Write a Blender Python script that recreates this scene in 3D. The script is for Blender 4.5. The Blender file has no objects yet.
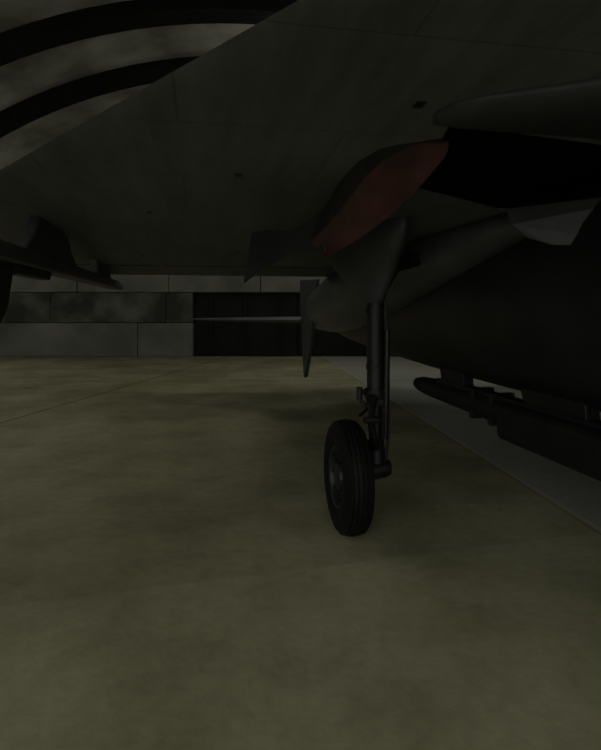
import bpy, bmesh, math, random
from mathutils import Vector, Matrix
random.seed(4)
sc = bpy.context.scene
sc.view_settings.view_transform = 'Standard'
COL = sc.collection

# ------------------------------------------------------------------ materials
def nodes(name):
    m = bpy.data.materials.new(name); m.use_nodes = True
    nt = m.node_tree
    return m, nt, nt.nodes['Principled BSDF']

def paint(name, c1, c2=None, rough=0.5, metal=0.0, scale=3.0, bump=0.0, spec=0.5, panel=False, detail=8, lo=0.35, hi=0.7, grime=0.0):
    m, nt, b = nodes(name)
    c2 = c2 or tuple(v*0.7 for v in c1)
    tc = nt.nodes.new('ShaderNodeTexCoord')
    n = nt.nodes.new('ShaderNodeTexNoise'); n.inputs['Scale'].default_value = scale; n.inputs['Detail'].default_value = detail
    nt.links.new(tc.outputs['Object'], n.inputs['Vector'])
    r = nt.nodes.new('ShaderNodeValToRGB')
    r.color_ramp.elements[0].position = lo; r.color_ramp.elements[1].position = hi
    r.color_ramp.elements[0].color = (*c2, 1); r.color_ramp.elements[1].color = (*c1, 1)
    nt.links.new(n.outputs['Fac'], r.inputs['Fac'])
    out = r.outputs['Color']
    def mult(a, bsock, f):
        mx = nt.nodes.new('ShaderNodeMix'); mx.data_type = 'RGBA'; mx.blend_type = 'MULTIPLY'
        mx.inputs[0].default_value = f
        nt.links.new(a, mx.inputs[6]); nt.links.new(bsock, mx.inputs[7])
        return mx.outputs[2]
    if panel:
        br = nt.nodes.new('ShaderNodeTexBrick')
        br.inputs['Scale'].default_value = 1.0
        br.inputs['Mortar Size'].default_value = 0.004
        br.inputs['Brick Width'].default_value = 1.15
        br.inputs['Row Height'].default_value = 0.62
        br.inputs['Color1'].default_value = (1, 1, 1, 1); br.inputs['Color2'].default_value = (0.93, 0.93, 0.93, 1)
        br.inputs['Mortar'].default_value = (0.62, 0.62, 0.62, 1)
        nt.links.new(tc.outputs['Object'], br.inputs['Vector'])
        out = mult(out, br.outputs['Color'], 0.8)
    if grime:
        mp = nt.nodes.new('ShaderNodeMapping'); mp.inputs['Scale'].default_value = (5.0, 0.8, 3.0)
        nt.links.new(tc.outputs['Object'], mp.inputs['Vector'])
        g = nt.nodes.new('ShaderNodeTexNoise'); g.inputs['Scale'].default_value = 1.6; g.inputs['Detail'].default_value = 10; g.inputs['Roughness'].default_value = 0.7
        nt.links.new(mp.outputs[0], g.inputs['Vector'])
        gr = nt.nodes.new('ShaderNodeValToRGB'); e = gr.color_ramp.elements
        e[0].position = 0.38; e[1].position = 0.6; e[0].color = (1-grime,)*3+(1,); e[1].color = (1, 1, 1, 1)
        nt.links.new(g.outputs['Fac'], gr.inputs['Fac'])
        out = mult(out, gr.outputs['Color'], 1.0)
    nt.links.new(out, b.inputs['Base Color'])
    b.inputs['Roughness'].default_value = rough
    b.inputs['Metallic'].default_value = metal
    b.inputs['Specular IOR Level'].default_value = spec
    if bump:
        n2 = nt.nodes.new('ShaderNodeTexNoise'); n2.inputs['Scale'].default_value = scale*6; n2.inputs['Detail'].default_value = 6
        nt.links.new(tc.outputs['Object'], n2.inputs['Vector'])
        bp = nt.nodes.new('ShaderNodeBump'); bp.inputs['Strength'].default_value = bump; bp.inputs['Distance'].default_value = 0.02
        nt.links.new(n2.outputs['Fac'], bp.inputs['Height']); nt.links.new(bp.outputs['Normal'], b.inputs['Normal'])
    return m

M_wing = paint('wing_grey_paint', (0.158, 0.167, 0.176), (0.125, 0.133, 0.140), 0.6, scale=1.6, panel=True, spec=0.2, grime=0.28)
M_fus = paint('fuselage_dark_paint', (0.028, 0.029, 0.032), (0.016, 0.0165, 0.018), 0.42, scale=2.0, panel=True, spec=0.3, grime=0.35)
M_fairing = paint('fairing_grey_paint', (0.125, 0.13, 0.142), (0.085, 0.09, 0.097), 0.36, scale=2.5, grime=0.3)
M_fair2 = paint('root_panel_grey', (0.052, 0.055, 0.061), (0.034, 0.036, 0.040), 0.5, scale=4, grime=0.35, spec=0.3)
M_trun = paint('trunnion_grey', (0.075, 0.078, 0.085), (0.045, 0.047, 0.052), 0.45, scale=4, grime=0.35)
M_dark = paint('dark_metal', (0.014, 0.014, 0.015), (0.007, 0.007, 0.008), 0.5, scale=9, spec=0.3)
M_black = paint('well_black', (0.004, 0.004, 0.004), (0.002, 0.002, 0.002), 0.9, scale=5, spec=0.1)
M_red = paint('door_red_paint', (0.098, 0.031, 0.031), (0.045, 0.017, 0.017), 0.36, scale=6, spec=0.4, grime=0.35)
M_rubber = paint('tyre_rubber', (0.008, 0.008, 0.008), (0.004, 0.004, 0.004), 0.7, scale=12, spec=0.2)
M_hub = paint('hub_grey_green', (0.016, 0.024, 0.022), (0.008, 0.012, 0.011), 0.5, scale=12)
M_strut = paint('strut_paint', (0.014, 0.014, 0.014), (0.008, 0.008, 0.008), 0.4, scale=10, spec=0.35)
M_pylon = paint('pylon_grey', (0.055, 0.056, 0.059), (0.035, 0.036, 0.038), 0.5, scale=6)
M_panel = paint('door_outer_dark', (0.030, 0.031, 0.033), (0.018, 0.019, 0.020), 0.5, scale=6)
M_pod = paint('pod_dark_green', (0.016, 0.017, 0.015), (0.009, 0.01, 0.009), 0.6, scale=5, spec=0.25)
M_block = paint('wall_concrete', (0.20, 0.20, 0.172), (0.12, 0.12, 0.10), 0.9, scale=0.8, bump=0.3, spec=0.1, lo=0.38, hi=0.66)
M_block2 = paint('wall_concrete_dark', (0.14, 0.14, 0.118), (0.045, 0.045, 0.037), 0.9, scale=1.1, bump=0.3, spec=0.1, lo=0.40, hi=0.68)
M_door = paint('blast_door_steel', (0.013, 0.013, 0.012), (0.006, 0.006, 0.006), 0.7, scale=1.2, spec=0.15)
M_vault = paint('vault_concrete', (0.29, 0.283, 0.24), (0.13, 0.127, 0.107), 0.9, scale=0.9, bump=0.2, spec=0.1, lo=0.36, hi=0.66)
M_rib = paint('vault_rib_black', (0.008, 0.008, 0.008), (0.004, 0.004, 0.004), 0.9, scale=2, spec=0.1)

def floor_mat():
    m, nt, b = nodes('floor_concrete')
    N = nt.nodes.new; Lk = nt.links.new
    tc = N('ShaderNodeTexCoord')
    sep = N('ShaderNodeSeparateXYZ'); Lk(tc.outputs['Object'], sep.inputs[0])
    def math_(op, a, c=None, clamp=False):
        n = N('ShaderNodeMath'); n.operation = op; n.use_clamp = clamp
        for i, v in enumerate([a, c]):
            if v is None: continue
            if isinstance(v, (int, float)): n.inputs[i].default_value = v
            else: Lk(v, n.inputs[i])
        return n.outputs[0]
    def line(p, q):
        d = Vector((q[0]-p[0], q[1]-p[1])).normalized()
        nx, ny = d.y, -d.x
        a = math_('MULTIPLY', math_('SUBTRACT', sep.outputs[0], p[0]), nx)
        c = math_('MULTIPLY', math_('SUBTRACT', sep.outputs[1], p[1]), ny)
        return math_('ADD', a, c)
    def noise(scale, detail, lo, hi, c1, c2, rough=0.6):
        n = N('ShaderNodeTexNoise'); n.inputs['Scale'].default_value = scale; n.inputs['Detail'].default_value = detail
        n.inputs['Roughness'].default_value = rough
        Lk(tc.outputs['Object'], n.inputs['Vector'])
        r = N('ShaderNodeValToRGB'); e = r.color_ramp.elements
        e[0].position = lo; e[1].position = hi; e[0].color = (*c1, 1); e[1].color = (*c2, 1)
        Lk(n.outputs['Fac'], r.inputs['Fac']); return r.outputs['Color']
    def mix(fac, a, c, mode='MIX'):
        n = N('ShaderNodeMix'); n.data_type = 'RGBA'; n.blend_type = mode
        if isinstance(fac, (int, float)): n.inputs[0].default_value = fac
        else: Lk(fac, n.inputs[0])
        for i, v in ((6, a), (7, c)):
            if isinstance(v, tuple): n.inputs[i].default_value = (*v, 1)
            else: Lk(v, n.inputs[i])
        return n.outputs[2]
    base = noise(0.9, 10, 0.3, 0.72, (0.46, 0.435, 0.265), (0.61, 0.58, 0.385))
    fine = noise(14, 6, 0.3, 0.7, (0.88, 0.88, 0.88), (1.07, 1.07, 1.07))
    c = mix(1.0, base, fine, 'MULTIPLY')
    stain = noise(0.55, 6, 0.42, 0.58, (0.76, 0.765, 0.73), (1, 1, 1), 0.5)
    c = mix(1.0, c, stain, 'MULTIPLY')
    stain2 = noise(1.9, 6, 0.38, 0.53, (0.84, 0.845, 0.82), (1, 1, 1), 0.55)
    c = mix(1.0, c, stain2, 'MULTIPLY')
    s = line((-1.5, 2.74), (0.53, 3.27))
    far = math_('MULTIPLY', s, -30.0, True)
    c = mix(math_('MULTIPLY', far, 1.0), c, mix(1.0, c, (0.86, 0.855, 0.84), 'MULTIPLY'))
    s2 = line((2.03, 3.71), (1.56, 8.6))
    g = math_('MULTIPLY', s2, 40.0, True)
    grey = mix(1.0, noise(1.1, 8, 0.3, 0.7, (0.38, 0.39, 0.33), (0.46, 0.475, 0.405)), fine, 'MULTIPLY')
    c = mix(g, c, grey)
    def joint(sd, w, col, base):
        k = math_('LESS_THAN', math_('ABSOLUTE', sd), w)
        return mix(math_('MULTIPLY', k, 0.7), base, col)
    c = joint(s2, 0.02, (0.56, 0.56, 0.49), c)
    c = joint(math_('ADD', s2, 0.05), 0.008, (0.2, 0.2, 0.16), c)
    c = joint(line((-3.94, 7.23), (-3.37, 10.9)), 0.024, (0.10, 0.095, 0.07), c)
    c = joint(line((-6.0, 11.4), (6.0, 11.7)), 0.03, (0.2, 0.19, 0.14), c)
    Lk(c, b.inputs['Base Color'])
    b.inputs['Roughness'].default_value = 0.85; b.inputs['Specular IOR Level'].default_value = 0.12
    n2 = N('ShaderNodeTexNoise'); n2.inputs['Scale'].default_value = 30; Lk(tc.outputs['Object'], n2.inputs['Vector'])
    bp = N('ShaderNodeBump'); bp.inputs['Strength'].default_value = 0.12; bp.inputs['Distance'].default_value = 0.01
    Lk(n2.outputs['Fac'], bp.inputs['Height']); Lk(bp.outputs['Normal'], b.inputs['Normal'])
    return m
M_floor = floor_mat()

# ------------------------------------------------------------------ helpers
def mkobj(name, verts, faces, mats, parent=None, smooth=False, fmat=None):
    me = bpy.data.meshes.new(name)
    me.from_pydata([tuple(v) for v in verts], [], faces)
    for m in (mats if isinstance(mats, (list, tuple)) else [mats]): me.materials.append(m)
    bm = bmesh.new(); bm.from_mesh(me)
    bmesh.ops.recalc_face_normals(bm, faces=bm.faces)
    bm.to_mesh(me); bm.free()
    if fmat:
        for p, i in zip(me.polygons, fmat): p.material_index = i
    if smooth:
        for p in me.polygons: p.use_smooth = True
    ob = bpy.data.objects.new(name, me); COL.objects.link(ob)
    if parent: ob.parent = parent
    return ob

CL = 2.8; TH = math.radians(10.3)
jet = bpy.data.objects.new('fighter_jet', None); COL.objects.link(jet)
jet.location = (CL*math.cos(TH), CL*math.sin(TH), 0); jet.rotation_euler = (0, 0, TH)
def J(p): return (p[0]-CL, p[1], p[2])            # aircraft stations: L (lateral), t (aft), z
def W(x, y, z):                                    # hangar coordinates -> aircraft mesh coordinates
    return (math.cos(TH)*x+math.sin(TH)*y-CL, -math.sin(TH)*x+math.cos(TH)*y, z)

def loft(name, rings, mat, parent, smooth=True, cap=True):
    n = len(rings[0]); V = [v for r in rings for v in r]; F = []
    for i in range(len(rings)-1):
        for j in range(n):
            a = i*n+j; b_ = i*n+(j+1) % n
            F.append((a, b_, b_+n, a+n))
    if cap:
        F.append(tuple(range(n))); F.append(tuple(range((len(rings)-1)*n, len(rings)*n)))
    return mkobj(name, V, F, mat, parent, smooth)

def prism(name, poly, axis_vec, mat, parent, bevel=0.0):
    n = len(poly); a = Vector(axis_vec)
    V = [Vector(p) for p in poly]+[Vector(p)+a for p in poly]
    F = [tuple(range(n)), tuple(range(n, 2*n))]+[(i, (i+1) % n, n+(i+1) % n, n+i) for i in range(n)]
    ob = mkobj(name, V, F, mat, parent)
    if bevel:
        md = ob.modifiers.new('bev', 'BEVEL'); md.width = bevel; md.segments = 3; md.limit_method = 'ANGLE'
    return ob

def tube(name, pts, rad, mat, parent, seg=20):
    rads = rad if isinstance(rad, (list, tuple)) else [rad]*len(pts)
    pts = [Vector(p) for p in pts]; rings = []
    for i, p in enumerate(pts):
        d = (pts[min(i+1, len(pts)-1)]-pts[max(i-1, 0)]).normalized()
        up = Vector((0, 0, 1)) if abs(d.z) < 0.95 else Vector((0, 1, 0))
        s = d.cross(up).normalized(); u = s.cross(d).normalized()
        rings.append([p+(s*math.cos(a)+u*math.sin(a))*rads[i] for a in [2*math.pi*k/seg for k in range(seg)]])
    ob = loft(name, rings, mat, parent)
    md = ob.modifiers.new('es', 'EDGE_SPLIT'); md.split_angle = math.radians(40)
    return ob

def lathe_x(name, prof, c, mat, parent, seg=64, fm=None):
    V = []; F = []; FM = []; n = len(prof)
    for k in range(seg):
        a = 2*math.pi*k/seg
        for (x, r) in prof: V.append((c[0]+x, c[1]+r*math.cos(a), c[2]+r*math.sin(a)))
    for k in range(seg):
        for i in range(n-1):
            a = k*n+i; b_ = ((k+1) % seg)*n+i
            F.append((a, a+1, b_+1, b_)); FM.append(fm[i] if fm else 0)
    ob = mkobj(name, V, F, mat, parent, True, FM)
    md = ob.modifiers.new('es', 'EDGE_SPLIT'); md.split_angle = math.radians(35)
    return ob

def box(name, lo, hi, mat, parent=None, bevel=0.01):
    x0, y0, z0 = lo; x1, y1, z1 = hi
    return prism(name, [(x0, y0, z0), (x1, y0, z0), (x1, y1, z0), (x0, y1, z0)], (0, 0, z1-z0), mat, parent, bevel)

# ------------------------------------------------------------------ shelter
WY = 17.4
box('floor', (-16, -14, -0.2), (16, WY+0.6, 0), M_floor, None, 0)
VX, VZ, R = -1.5, -3.95, 11.0
def arc(rad, n=48):
    am = math.acos(min(1, -VZ/rad))
    return [(VX+rad*math.sin(-am+2*am*i/n), VZ+rad*math.cos(-am+2*am*i/n)) for i in range(n+1)]
V = []; F = []; FM = []
def arch_strip(y0, y1, ri, ro, mi):
    ai = arc(ri); ao = arc(ro); n = len(ai); base = len(V)
    for y in (y0, y1):
        for p in ai: V.append((p[0], y, p[1]))
        for p in ao: V.append((p[0], y, p[1]))
    for i in range(n-1):
        q = base
        F.append((q+i, q+i+1, q+2*n+i+1, q+2*n+i)); FM.append(mi)
        F.append((q+n+i, q+n+i+1, q+3*n+i+1, q+3*n+i)); FM.append(mi)
        F.append((q+i, q+i+1, q+n+i+1, q+n+i)); FM.append(mi)
        F.append((q+2*n+i, q+2*n+i+1, q+3*n+i+1, q+3*n+i)); FM.append(mi)
arch_strip(-5, WY+0.3, R, R+0.3, 0)
for k in range(-6, 4):
    yc = 9.95+2.3*k
    arch_strip(yc-0.25, yc+0.25, R-0.25, R+0.1, 1)
mkobj('ceiling', V, F, [M_vault, M_rib], None, True, FM)
bpy.data.objects['ceiling'].modifiers.new('es', 'EDGE_SPLIT').split_angle = math.radians(40)

wall = bpy.data.objects.new('wall_back', None); COL.objects.link(wall)
outline = [(p[0], WY+0.32, p[1]) for p in arc(R+0.05)]
prism('backing', outline, (0, 0.25, 0), M_door, wall)
DX0, DX1, DZ = -3.4, 3.2, 2.12
zz = 0.0; row = 0
for h in (1.08, 0.96, 1.0, 1.0, 1.0, 1.0, 0.9):
    half = math.sqrt(max(0, (R-0.02)**2-(zz+h-VZ)**2))
    x = VX-half
    cuts = {0: [-5.15, -3.4], 1: [-7.9, -4.25, -3.4]}.get(row)
    if cuts:
        xs = [x]+[c for c in cuts if c > x+0.3]
        xx = DX1
        segs = list(zip(xs[:-1], xs[1:]))
        while xx < VX+half-0.3:
            nx = min(xx+2.3, VX+half); segs.append((xx, nx)); xx = nx
    else:
        segs = []; xx = x; off = 1.2*(row % 2)
        while xx < VX+half-0.2:
            nx = min(xx+2.9-off, VX+half); off = 0; segs.append((xx, nx)); xx = nx
    for k, (s, e) in enumerate(segs):
        d = random.uniform(0, 0.04)
        box('block_%d_%d' % (row, k), (s+0.01, WY-d, zz+0.008), (e-0.01, WY+0.34, zz+h-0.008),
            M_block if row != 1 else M_block2, wall, 0.018)
    zz += h; row += 1
door = bpy.data.objects.new('door_1', None); COL.objects.link(door)
box('panel_a', (DX0+0.02, WY+0.2, 0.0), (-0.12, WY+0.3, DZ-0.12), M_door, door, 0.01)
box('panel_b', (-0.08, WY+0.2, 0.0), (DX1-0.02, WY+0.3, DZ-0.12), M_door, door, 0.01)
for k in range(6):
    xk = DX0+0.5+k*1.1
    box('stiffener_%d' % k, (xk, WY+0.12, 0.05), (xk+0.1, WY+0.22, DZ-0.2), M_door, door, 0.01)
box('header', (DX0, WY+0.02, DZ-0.12), (DX1, WY+0.34, DZ-0.04), M_door, door, 0.01)
for nm, sx in (('wall_left', -1), ('wall_right', 1)):
    e = bpy.data.objects.new(nm, None); COL.objects.link(e)
    for k in range(8):
        y0 = -5+k*2.75
        xa = VX+sx*9.45; xb = VX+sx*9.8
        box('kerb_block_%d' % k, (min(xa, xb), y0+0.02, 0), (max(xa, xb), y0+2.7, 0.9), M_block, e, 0.03)

# ------------------------------------------------------------------ jet : wing
def wz(t): return 2.2-0.05*t
def wing(name, mirror=False):
    Ls = [2.1, 1.9, 1.4, 0.9, 0.4, -0.1, -0.6, -1.1, -1.6, -2.1, -2.5, -2.6]
    ns = 18; rings = []
    for L in Ls:
        le = 1.15-1.31*(min(L, 1.9)-0.21); te = 6.4; ch = te-le
        th = 0.042*ch+0.03
        if L == -2.6: th *= 0.4; le += 0.12
        ring = []
        for i in range(ns+1):
            s = 0.5-0.5*math.cos(math.pi*i/ns); t = le+s*(te-le)
            ring.append((L, t, wz(t)+0.004*math.exp(-s*200)))
        for i in range(ns, 0, -1):
            s = 0.5-0.5*math.cos(math.pi*i/ns); t = le+s*(te-le)
            up = 0.008+th*(2.7*s**0.85*(1-s))
            ring.append((L, t, wz(t)+up))
        ring = [((2*CL-p[0]) if mirror else p[0], p[1], p[2]) for p in ring]
        rings.append([J(p) for p in ring])
    ob = loft(name, rings, M_wing, jet)
    ob.modifiers.new('es', 'EDGE_SPLIT').split_angle = math.radians(20)
    return ob
wl = wing('wing_port'); wing('wing_starboard', True)
well = [(0.83, 1.74), (1.50, 1.84), (2.05, 2.5), (2.05, 2.85), (1.68, 2.90), (1.03, 2.55)]
cut = prism('cutter', [J((a, b, 1.9)) for a, b in well], (0, 0, 0.33), M_black, jet)
bm_ = wl.modifiers.new('b', 'BOOLEAN'); bm_.object = cut; bm_.operation = 'DIFFERENCE'; bm_.solver = 'EXACT'
bpy.context.view_layer.update()
wl.modifiers.move(1, 0)
dg = bpy.context.evaluated_depsgraph_get()
nm = bpy.data.meshes.new_from_object(wl.evaluated_get(dg))
wl.modifiers.clear(); wl.data = nm
if len(nm.materials) == 0: nm.materials.append(M_wing)
bpy.data.objects.remove(cut)
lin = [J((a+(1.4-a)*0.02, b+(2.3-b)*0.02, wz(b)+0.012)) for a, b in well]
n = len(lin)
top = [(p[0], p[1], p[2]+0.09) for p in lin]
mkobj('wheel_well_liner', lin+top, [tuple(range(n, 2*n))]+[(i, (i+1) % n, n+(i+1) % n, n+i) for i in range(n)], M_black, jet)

for k, (L0, L1) in enumerate(((1.55, -0.35), (-0.4, -2.4))):
    prism('flap_hinge_%d' % k, [J((L0, 5.55, wz(5.55)-0.006)), J((L1, 5.55, wz(5.55)-0.006)), J((L1, 5.58, wz(5.58)-0.006)), J((L0, 5.58, wz(5.58)-0.006))], (0, 0, 0.02), M_dark, jet)
for k, (L, t) in enumerate(((0.65, 1.58), (0.15, 2.4), (-0.3, 3.2), (0.3, 4.6), (-0.5, 4.9))):
    box('access_panel_%d' % k, J((L, t, wz(t)-0.006)), J((L+0.03, t+0.05, wz(t)+0.01)), M_dark, jet, 0.002)

# root panel fairing along the forward lip of the well
rings = []
for L, tc_, rt, rz in ((0.74, 1.66, 0.02, 0.01), (0.77, 1.65, 0.09, 0.03), (0.85, 1.62, 0.125, 0.042), (1.0, 1.58, 0.17, 0.052), (1.2, 1.52, 0.24, 0.062), (1.5, 1.44, 0.35, 0.075), (1.9, 1.35, 0.5, 0.09), (2.2, 1.3, 0.6, 0.1)):
    rings.append([J((L, tc_+rt*math.cos(2*math.pi*k/24), wz(tc_)+rz*math.sin(2*math.pi*k/24))) for k in range(24)])
loft('wing_root_fairing', rings, M_fair2, jet)

# ------------------------------------------------------------------ fuselage
def sect(t, cz, hw, hh, e=2.0, n=48):
    r = []
    for k in range(n):
        a = 2*math.pi*k/n; c, s = math.cos(a), math.sin(a)
        r.append(J((CL+hw*math.copysign(abs(c)**(2/e), c), t, cz+hh*math.copysign(abs(s)**(2/e), s))))
    return r
st = [(-8.2, 1.55, 0.03, 0.03, 2), (-7.6, 1.56, 0.2, 0.18, 2), (-6.5, 1.6, 0.42, 0.4, 2), (-5, 1.65, 0.6, 0.6, 2), (-3.2, 1.65, 0.72, 0.75, 2),
      (-2.0, 1.62, 0.95, 0.8, 2.2), (0, 1.6, 1.0, 0.8, 2.1), (2, 1.6, 1.0, 0.8, 2.1), (4, 1.6, 1.0, 0.79, 2.1), (5.5, 1.58, 1.0, 0.75, 2.1),
      (7, 1.54, 0.98, 0.66, 2.1), (8.2, 1.50, 0.92, 0.56, 2.1), (9.2, 1.48, 0.78, 0.47, 2), (9.8, 1.48, 0.66, 0.42, 2), (9.8, 1.48, 0.6, 0.37, 2), (9.3, 1.48, 0.55, 0.33, 2)]
fu = loft('fuselage', [sect(*s) for s in st], M_fus, jet)
rings = []
for t, cL, cz, rw, rh in ((2.6, 1.85, 2.0, 0.02, 0.02), (3.0, 1.84, 1.98, 0.15, 0.1), (3.8, 1.80, 1.90, 0.27, 0.2), (5.0, 1.79, 1.77, 0.38, 0.32), (6.4, 1.81, 1.64, 0.42, 0.38),
                          (7.6, 1.88, 1.52, 0.42, 0.35), (8.8, 1.98, 1.40, 0.33, 0.24), (9.4, 2.03, 1.35, 0.2, 0.13), (9.7, 2.1, 1.33, 0.04, 0.04)):
    rings.append([J((cL+rw*math.cos(2*math.pi*k/32), t, cz+rh*math.sin(2*math.pi*k/32))) for k in range(32)])
loft('rear_nacelle_fairing', rings, M_fairing, jet)
# gear trunnion fairings, housing the top of each main leg
for tag, mir in (('port', False), ('starboard', True)):
    rings = []
    for z, cL, ct, rl, rt in ((2.06, 1.20, 4.15, 0.18, 1.05), (1.96, 1.20, 4.05, 0.165, 0.92), (1.84, 1.19, 3.95, 0.14, 0.72), (1.72, 1.185, 3.84, 0.11, 0.50), (1.62, 1.18, 3.74, 0.088, 0.30), (1.56, 1.175, 3.66, 0.074, 0.15), (1.53, 1.175, 3.62, 0.064, 0.09)):
        r = []
        for k in range(32):
            a = 2*math.pi*k/32
            L = cL+rl*math.cos(a); t = ct+rt*math.sin(a)
            r.append(J((2*CL-L if mir else L, t, z)))
        rings.append(r)
    loft('gear_trunnion_fairing_'+tag, rings, M_trun, jet)
rings = []
for t, w, h in ((-5.2, 0.05, 0.05), (-4.6, 0.3, 0.35), (-3.8, 0.38, 0.5), (-2.8, 0.36, 0.45), (-1.8, 0.1, 0.15)):
    rings.append([J((CL+w*math.cos(2*math.pi*k/24), t, 2.2+h*math.sin(2*math.pi*k/24))) for k in range(24)])
loft('canopy', rings, M_dark, jet)
prism('tail_fin', [J((CL-0.05, 5.2, 2.2)), J((CL-0.05, 8.0, 4.1)), J((CL-0.05, 9.3, 4.1)), J((CL-0.05, 9.4, 1.85))], (0.1, 0, 0), M_fus, jet, 0.02)
for nm_, sg in (('tailplane_port', 1), ('tailplane_starboard', -1)):
    def mm(L, t, z): return J((L if sg > 0 else 2*CL-L, t, z))
    rings = []
    for L, le, te, h in ((2.3, 7.6, 9.6, 0.06), (1.2, 8.35, 9.75, 0.045), (0.0, 9.25, 9.85, 0.02), (-0.15, 9.5, 9.85, 0.008)):
        zc = 1.33
        rings.append([mm(L, le, zc), mm(L, le+(te-le)*.3, zc-h), mm(L, le+(te-le)*.7, zc-h*.7), mm(L, te, zc), mm(L, le+(te-le)*.7, zc+h*.7), mm(L, le+(te-le)*.3, zc+h)])
    loft(nm_, rings, M_wing, jet, smooth=False)
for nm_, sg in (('ventral_blade_port', 1), ('ventral_blade_starboard', -1)):
    def mm(L, t, z): return J((L if sg > 0 else 2*CL-L, t, z))
    prism(nm_, [mm(1.52, 7.2, 1.9), mm(1.52, 7.6, 1.0), mm(1.52, 8.0, 0.5), mm(1.52, 8.1, 0.47), mm(1.52, 8.2, 0.75), mm(1.52, 8.4, 1.6), mm(1.52, 8.4, 1.95)], (sg*0.05, 0, 0), M_pylon, jet, 0.012)

# ------------------------------------------------------------------ leg door with red inside
def ribbon(name, rows, mats, fm, thick=0.012):
    n = len(rows[0]); V = [W(*p) for r in rows for p in r]; F = []; FMs = []
    for i in range(len(rows)-1):
        for j in range(n-1):
            F.append((i*n+j, i*n+j+1, (i+1)*n+j+1, (i+1)*n+j)); FMs.append(fm[i])
    ob = mkobj(name, V, F, mats, jet, True, FMs)
    s = ob.modifiers.new('sol', 'SOLIDIFY'); s.thickness = thick; s.offset = 0
    ob.modifiers.new('es', 'EDGE_SPLIT').split_angle = math.radians(50)
    return ob
up = [(.535, 1.99, 2.098), (.44, 2.02, 2.115), (.373, 2.05, 2.108), (.30, 2.1, 2.10), (.24, 2.25, 2.095), (.185, 2.5, 2.07), (.14, 2.7, 2.02), (.10, 2.92, 1.975)]
md_ = [(.538, 1.995, 2.092), (.45, 2.03, 2.105), (.388, 2.07, 2.095), (.325, 2.13, 2.07), (.27, 2.27, 2.035), (.212, 2.5, 1.975), (.14, 2.7, 1.905), (.06, 2.92, 1.85)]
mid2 = [(.54, 2.01, 2.07), (.48, 2.08, 2.06), (.42, 2.16, 2.03), (.355, 2.28, 1.975), (.295, 2.42, 1.935), (.235, 2.6, 1.885), (.175, 2.76, 1.84), (.09, 2.9, 1.815)]
low = [(.53, 2.03, 2.045), (.495, 2.11, 2.00), (.45, 2.22, 1.95), (.39, 2.35, 1.895), (.325, 2.48, 1.85), (.26, 2.6, 1.81), (.19, 2.72, 1.775), (.135, 2.82, 1.755)]
ribbon('gear_leg_door', [up, md_, mid2, low], [M_dark, M_red], [0, 1, 1])
t1 = [(.12, 2.85, 2.01), (.03, 3.05, 1.965), (-.059, 3.25, 1.955), (-.18, 3.45, 1.99), (-.319, 3.65, 2.0)]
t2 = [(.12, 2.83, 1.88), (.03, 3.06, 1.88), (-.07, 3.3, 1.89), (-.20, 3.5, 1.89), (-.335, 3.63, 1.88)]
t3 = [(.125, 2.82, 1.785), (.03, 3.08, 1.81), (-.08, 3.3, 1.81), (-.23, 3.53, 1.76), (-.37, 3.6, 1.662)]
ribbon('gear_door_tail_panel', [t1, t2, t3], [M_panel], [0, 0])
lobe = [(1.08, 2.9, 2.02), (1.10, 2.87, 1.93), (1.17, 2.84, 1.86), (1.28, 2.8, 1.815), (1.48, 2.7, 1.795), (1.62, 2.64, 1.80), (1.75, 2.6, 1.82), (1.95, 2.5, 1.88), (1.95, 2.5, 2.07)]
prism('wheel_door', [W(*p) for p in lobe], (0.005, 0.015, 0), M_panel, jet, 0.003)

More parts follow.
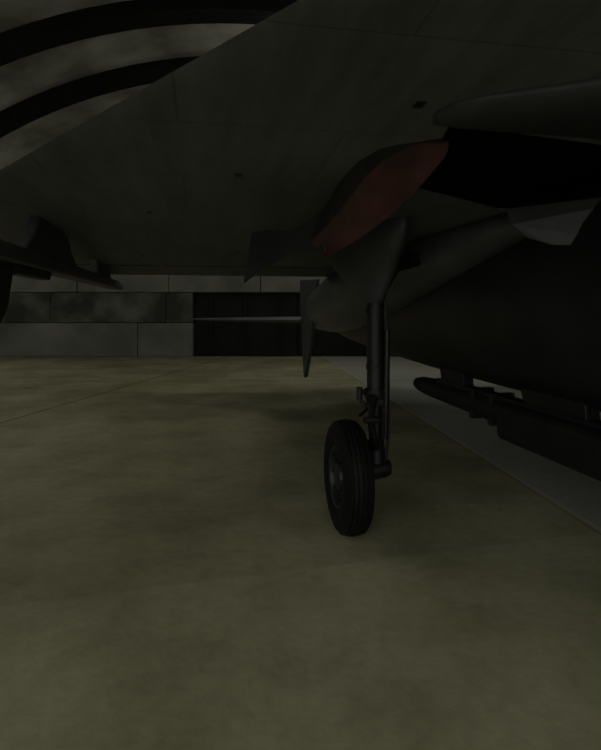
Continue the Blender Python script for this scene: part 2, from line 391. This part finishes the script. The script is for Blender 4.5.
# ------------------------------------------------------------------ main gear
def gear(tag, mir=False, off=(0, 0)):
    def G(L, t, z):
        L += off[0]; t += off[1]
        return J((2*CL-L if mir else L, t, z))
    sg = -1 if mir else 1
    e = bpy.data.objects.new(('nose_gear' if tag == 'nose' else 'main_gear_'+tag), None); COL.objects.link(e); e.parent = jet
    c = G(0.965, 3.56, 0.375)
    r = 0.375; hw = 0.095
    prof = [(-hw*0.75, 0.205), (-hw*0.93, 0.225), (-hw, 0.27), (-hw*0.97, 0.31), (-hw*0.85, 0.345), (-hw*0.66, 0.364)]
    xs = [-0.055, -0.028, 0.0, 0.028, 0.055]
    for x in xs:
        rr = r-0.35*x*x/0.09
        prof += [(x-0.0045, rr), (x-0.0035, rr-0.009), (x+0.0035, rr-0.009), (x+0.0045, rr)]
    prof += [(hw*0.66, 0.364), (hw*0.85, 0.345), (hw*0.97, 0.31), (hw, 0.27), (hw*0.93, 0.225), (hw*0.75, 0.205)]
    lathe_x('tyre', prof, c, M_rubber, e)
    s = -sg
    hub = [(s*hw*0.75, 0.207), (s*hw*0.86, 0.20), (s*hw*0.8, 0.185), (s*hw*0.35, 0.165), (s*hw*0.3, 0.10), (s*hw*0.75, 0.085), (s*hw*0.85, 0.05), (s*hw*0.85, 0.001)]
    lathe_x('hub_outer', hub, c, M_hub, e)
    hub2 = [(-s*hw*0.75, 0.207), (-s*hw*0.8, 0.18), (-s*hw*0.5, 0.16), (-s*hw*0.6, 0.14), (-s*hw*1.15, 0.13), (-s*hw*1.2, 0.05), (-s*hw*1.2, 0.001)]
    lathe_x('brake_drum', hub2, c, M_dark, e)
    for k in range(8):
        a = 2*math.pi*k/8
        p = Vector(c)+Vector((s*0.04, 0.135*math.cos(a), 0.135*math.sin(a)))
        tube('hub_bolt_%d' % k, [p, p+Vector((s*0.03, 0, 0))], 0.012, M_dark, e, 8)
    SL = 1.175
    tube('strut_upper', [G(SL, 3.6, 2.06), G(SL, 3.6, 1.62), G(SL, 3.6, 1.58), G(SL, 3.6, 0.92)], [0.075, 0.07, 0.06, 0.06], M_strut, e, 28)
    for k, (z, rr, h) in enumerate(((1.50, 0.068, 0.04), (1.12, 0.066, 0.04), (0.95, 0.076, 0.06), (0.88, 0.066, 0.04))):
        tube('collar_%d' % k, [G(SL, 3.6, z), G(SL, 3.6, z-h)], rr, M_dark, e, 28)
    tube('oleo_piston', [G(SL, 3.6, 0.92), G(SL, 3.6, 0.5)], 0.047, M_strut, e, 24)
    tube('retraction_jack', [G(SL+0.055, 3.52, 1.35), G(SL+0.05, 3.52, 0.95), G(SL+0.045, 3.53, 0.62)], [0.018, 0.022, 0.016], M_strut, e, 12)
    tube('axle_fork', [G(SL, 3.6, 0.60), G(SL+0.0, 3.59, 0.47), G(SL-0.01, 3.56, 0.36)], [0.055, 0.07, 0.06], M_dark, e, 24)
    tube('axle', [G(SL+0.085, 3.56, 0.42), G(SL+0.05, 3.56, 0.42), G(SL-0.1, 3.56, 0.39), G(0.985, 3.56, 0.375)], [0.05, 0.065, 0.06, 0.04], M_dark, e, 20)
    tube('torque_link_a', [G(SL-0.03, 3.55, 0.90), G(SL-0.09, 3.44, 0.77)], [0.032, 0.02], M_strut, e, 10)
    tube('torque_link_b', [G(SL-0.09, 3.44, 0.77), G(SL-0.02, 3.54, 0.56)], [0.02, 0.032], M_strut, e, 10)
    tube('link_pin', [G(SL-0.13, 3.44, 0.77), G(SL-0.03, 3.44, 0.77)], 0.022, M_dark, e, 12)
    tube('lug_left', [G(SL-0.12, 3.58, 0.965), G(SL-0.12, 3.58, 0.88)], 0.02, M_dark, e, 12)
    tube('lug_arm', [G(SL-0.12, 3.58, 0.93), G(SL, 3.6, 0.93)], 0.018, M_dark, e, 10)
    tube('lug_link', [G(SL-0.12, 3.58, 0.89), G(SL-0.075, 3.55, 0.82), G(SL-0.14, 3.5, 0.79)], 0.013, M_dark, e, 10)
    for k, dx in enumerate((0.050, 0.060)):
        tube('brake_line_%d' % k, [G(SL+dx, 3.56, 1.9), G(SL+dx, 3.55, 1.3), G(SL+dx, 3.55, 1.0), G(SL+dx+0.015, 3.53, 0.85), G(SL+dx+0.012, 3.53, 0.65), G(SL+dx-0.01, 3.53, 0.45)], 0.007, M_dark, e, 8)
    tube('side_brace', [G(SL+0.03, 3.62, 1.42), G(SL+0.06, 3.66, 1.62), G(SL+0.18, 3.72, 1.80), G(SL+0.55, 3.85, 1.90)], [0.025, 0.04, 0.05, 0.05], M_dark, e, 14)
    box('link_bracket', G(SL-0.045, 3.52, 0.84) if not mir else G(SL+0.045, 3.52, 0.84), G(SL+0.045, 3.66, 0.89) if not mir else G(SL-0.045, 3.66, 0.89), M_dark, e, 0.008)
gear('port'); gear('starboard', True)
gear('nose', False, (1.70, -8.2))

# ------------------------------------------------------------------ belly store
def Jb(name, L0, L1, t0, t1, z0, z1, mat, bev): return box(name, J((L0, t0, z0)), J((L1, t1, z1)), mat, jet, bev)
rings = []
for t, r_, h_ in ((5.62, 0.03, 0.03), (5.56, 0.07, 0.06), (5.45, 0.09, 0.08), (5.2, 0.10, 0.095), (3.75, 0.12, 0.11), (3.7, 0.12, 0.11)):
    rings.append([J((2.3+r_*math.cos(2*math.pi*k/24), t, 0.705+h_*math.sin(2*math.pi*k/24))) for k in range(24)])
loft('store_tail_body', rings, M_pod, jet)
Jb('store_forward_body', 2.14, 2.42, -0.2, 3.75, 0.535, 0.80, M_pod, 0.05)
Jb('store_upper_rail', 2.24, 2.34, 0.0, 5.0, 0.76, 0.83, M_dark, 0.01)
for k, (a, b_) in enumerate(((4.45, 4.9), (2.9, 3.55), (0.6, 1.4))):
    prism('store_pylon_%d' % k, [J((2.25, a, 0.8)), J((2.25, b_, 0.8)), J((2.25, b_+0.12, 1.15)), J((2.25, a+0.05, 1.15))], (0.1, 0, 0), M_dark, jet, 0.01)
for k, t in enumerate((4.2, 3.9)):
    Jb('store_lug_%d' % k, 2.2, 2.4, t, t+0.06, 0.59, 0.84, M_dark, 0.008)

# ------------------------------------------------------------------ outboard launcher
for tag, mir in (('port', False), ('starboard', True)):
    def K(L, t, z): return J((2*CL-L if mir else L, t, z))
    sg = -1 if mir else 1
    prism('pylon_front_'+tag, [K(-0.98, 3.42, wz(3.42)+0.01), K(-0.98, 4.08, wz(4.08)+0.01), K(-0.98, 4.2, 1.90), K(-0.98, 4.4, 1.80), K(-0.98, 3.1, 1.80), K(-0.98, 3.3, 1.92)], (sg*0.07, 0, 0), M_pylon, jet, 0.015)
    prism('pylon_rear_'+tag, [K(-0.98, 5.2, wz(5.2)+0.01), K(-0.98, 5.85, wz(5.85)+0.01), K(-0.98, 6.0, 1.78), K(-0.98, 5.25, 1.78)], (sg*0.07, 0, 0), M_pylon, jet, 0.015)
    prism('launch_rail_'+tag, [K(-1.02, 2.2, 1.78), K(-1.02, 2.3, 1.81), K(-1.02, 6.5, 1.81), K(-1.02, 6.7, 1.77), K(-1.02, 6.7, 1.72), K(-1.02, 2.4, 1.72)], (sg*0.13, 0, 0), M_pylon, jet, 0.015)
    prism('rail_shoe_'+tag, [K(-0.99, 3.0, 1.72), K(-0.99, 3.7, 1.72), K(-0.99, 3.65, 1.67), K(-0.99, 3.05, 1.67)], (sg*0.07, 0, 0), M_dark, jet, 0.008)
    prism('rail_fin_'+tag, [K(-0.97, 2.75, 1.73), K(-0.97, 3.05, 1.73), K(-0.97, 2.95, 1.50), K(-0.97, 2.85, 1.42)], (sg*0.03, 0, 0), M_dark, jet, 0.006)

# ------------------------------------------------------------------ light
w = bpy.data.worlds.new('World'); sc.world = w; w.use_nodes = True
bg = w.node_tree.nodes['Background']; bg.inputs[0].default_value = (0.975, 1.0, 0.94, 1); bg.inputs[1].default_value = 1.15
def add_fill(loc, power, rad=0.6, col=(1, .985, .91)):  # unseen fill light added to lift floor, wall and vault; no fixture
    l = bpy.data.lights.new('fill_light', 'POINT'); l.shadow_soft_size = rad; l.energy = power; l.color = col
    o = bpy.data.objects.new('fill_light', l); o.location = loc; COL.objects.link(o)
add_fill((-7.3, 6, 3.6), 58)
add_fill((-8.9, 12.5, 3.0), 48)
add_fill((6.0, 6, 4.2), 60)
add_fill((6.8, 13, 3.2), 55)
add_fill((1.0, 9.5, 5.3), 65)
add_fill((0.5, 14, 4.8), 48)

# ------------------------------------------------------------------ camera
cam = bpy.data.cameras.new('camera'); co = bpy.data.objects.new('camera', cam); COL.objects.link(co)
co.location = (0, 0, 1.485); co.rotation_euler = (math.radians(90), 0, 0)
cam.sensor_width = 36; cam.lens = 36*550/750; cam.shift_y = -65/750; cam.clip_start = 0.05; cam.clip_end = 200
sc.camera = co
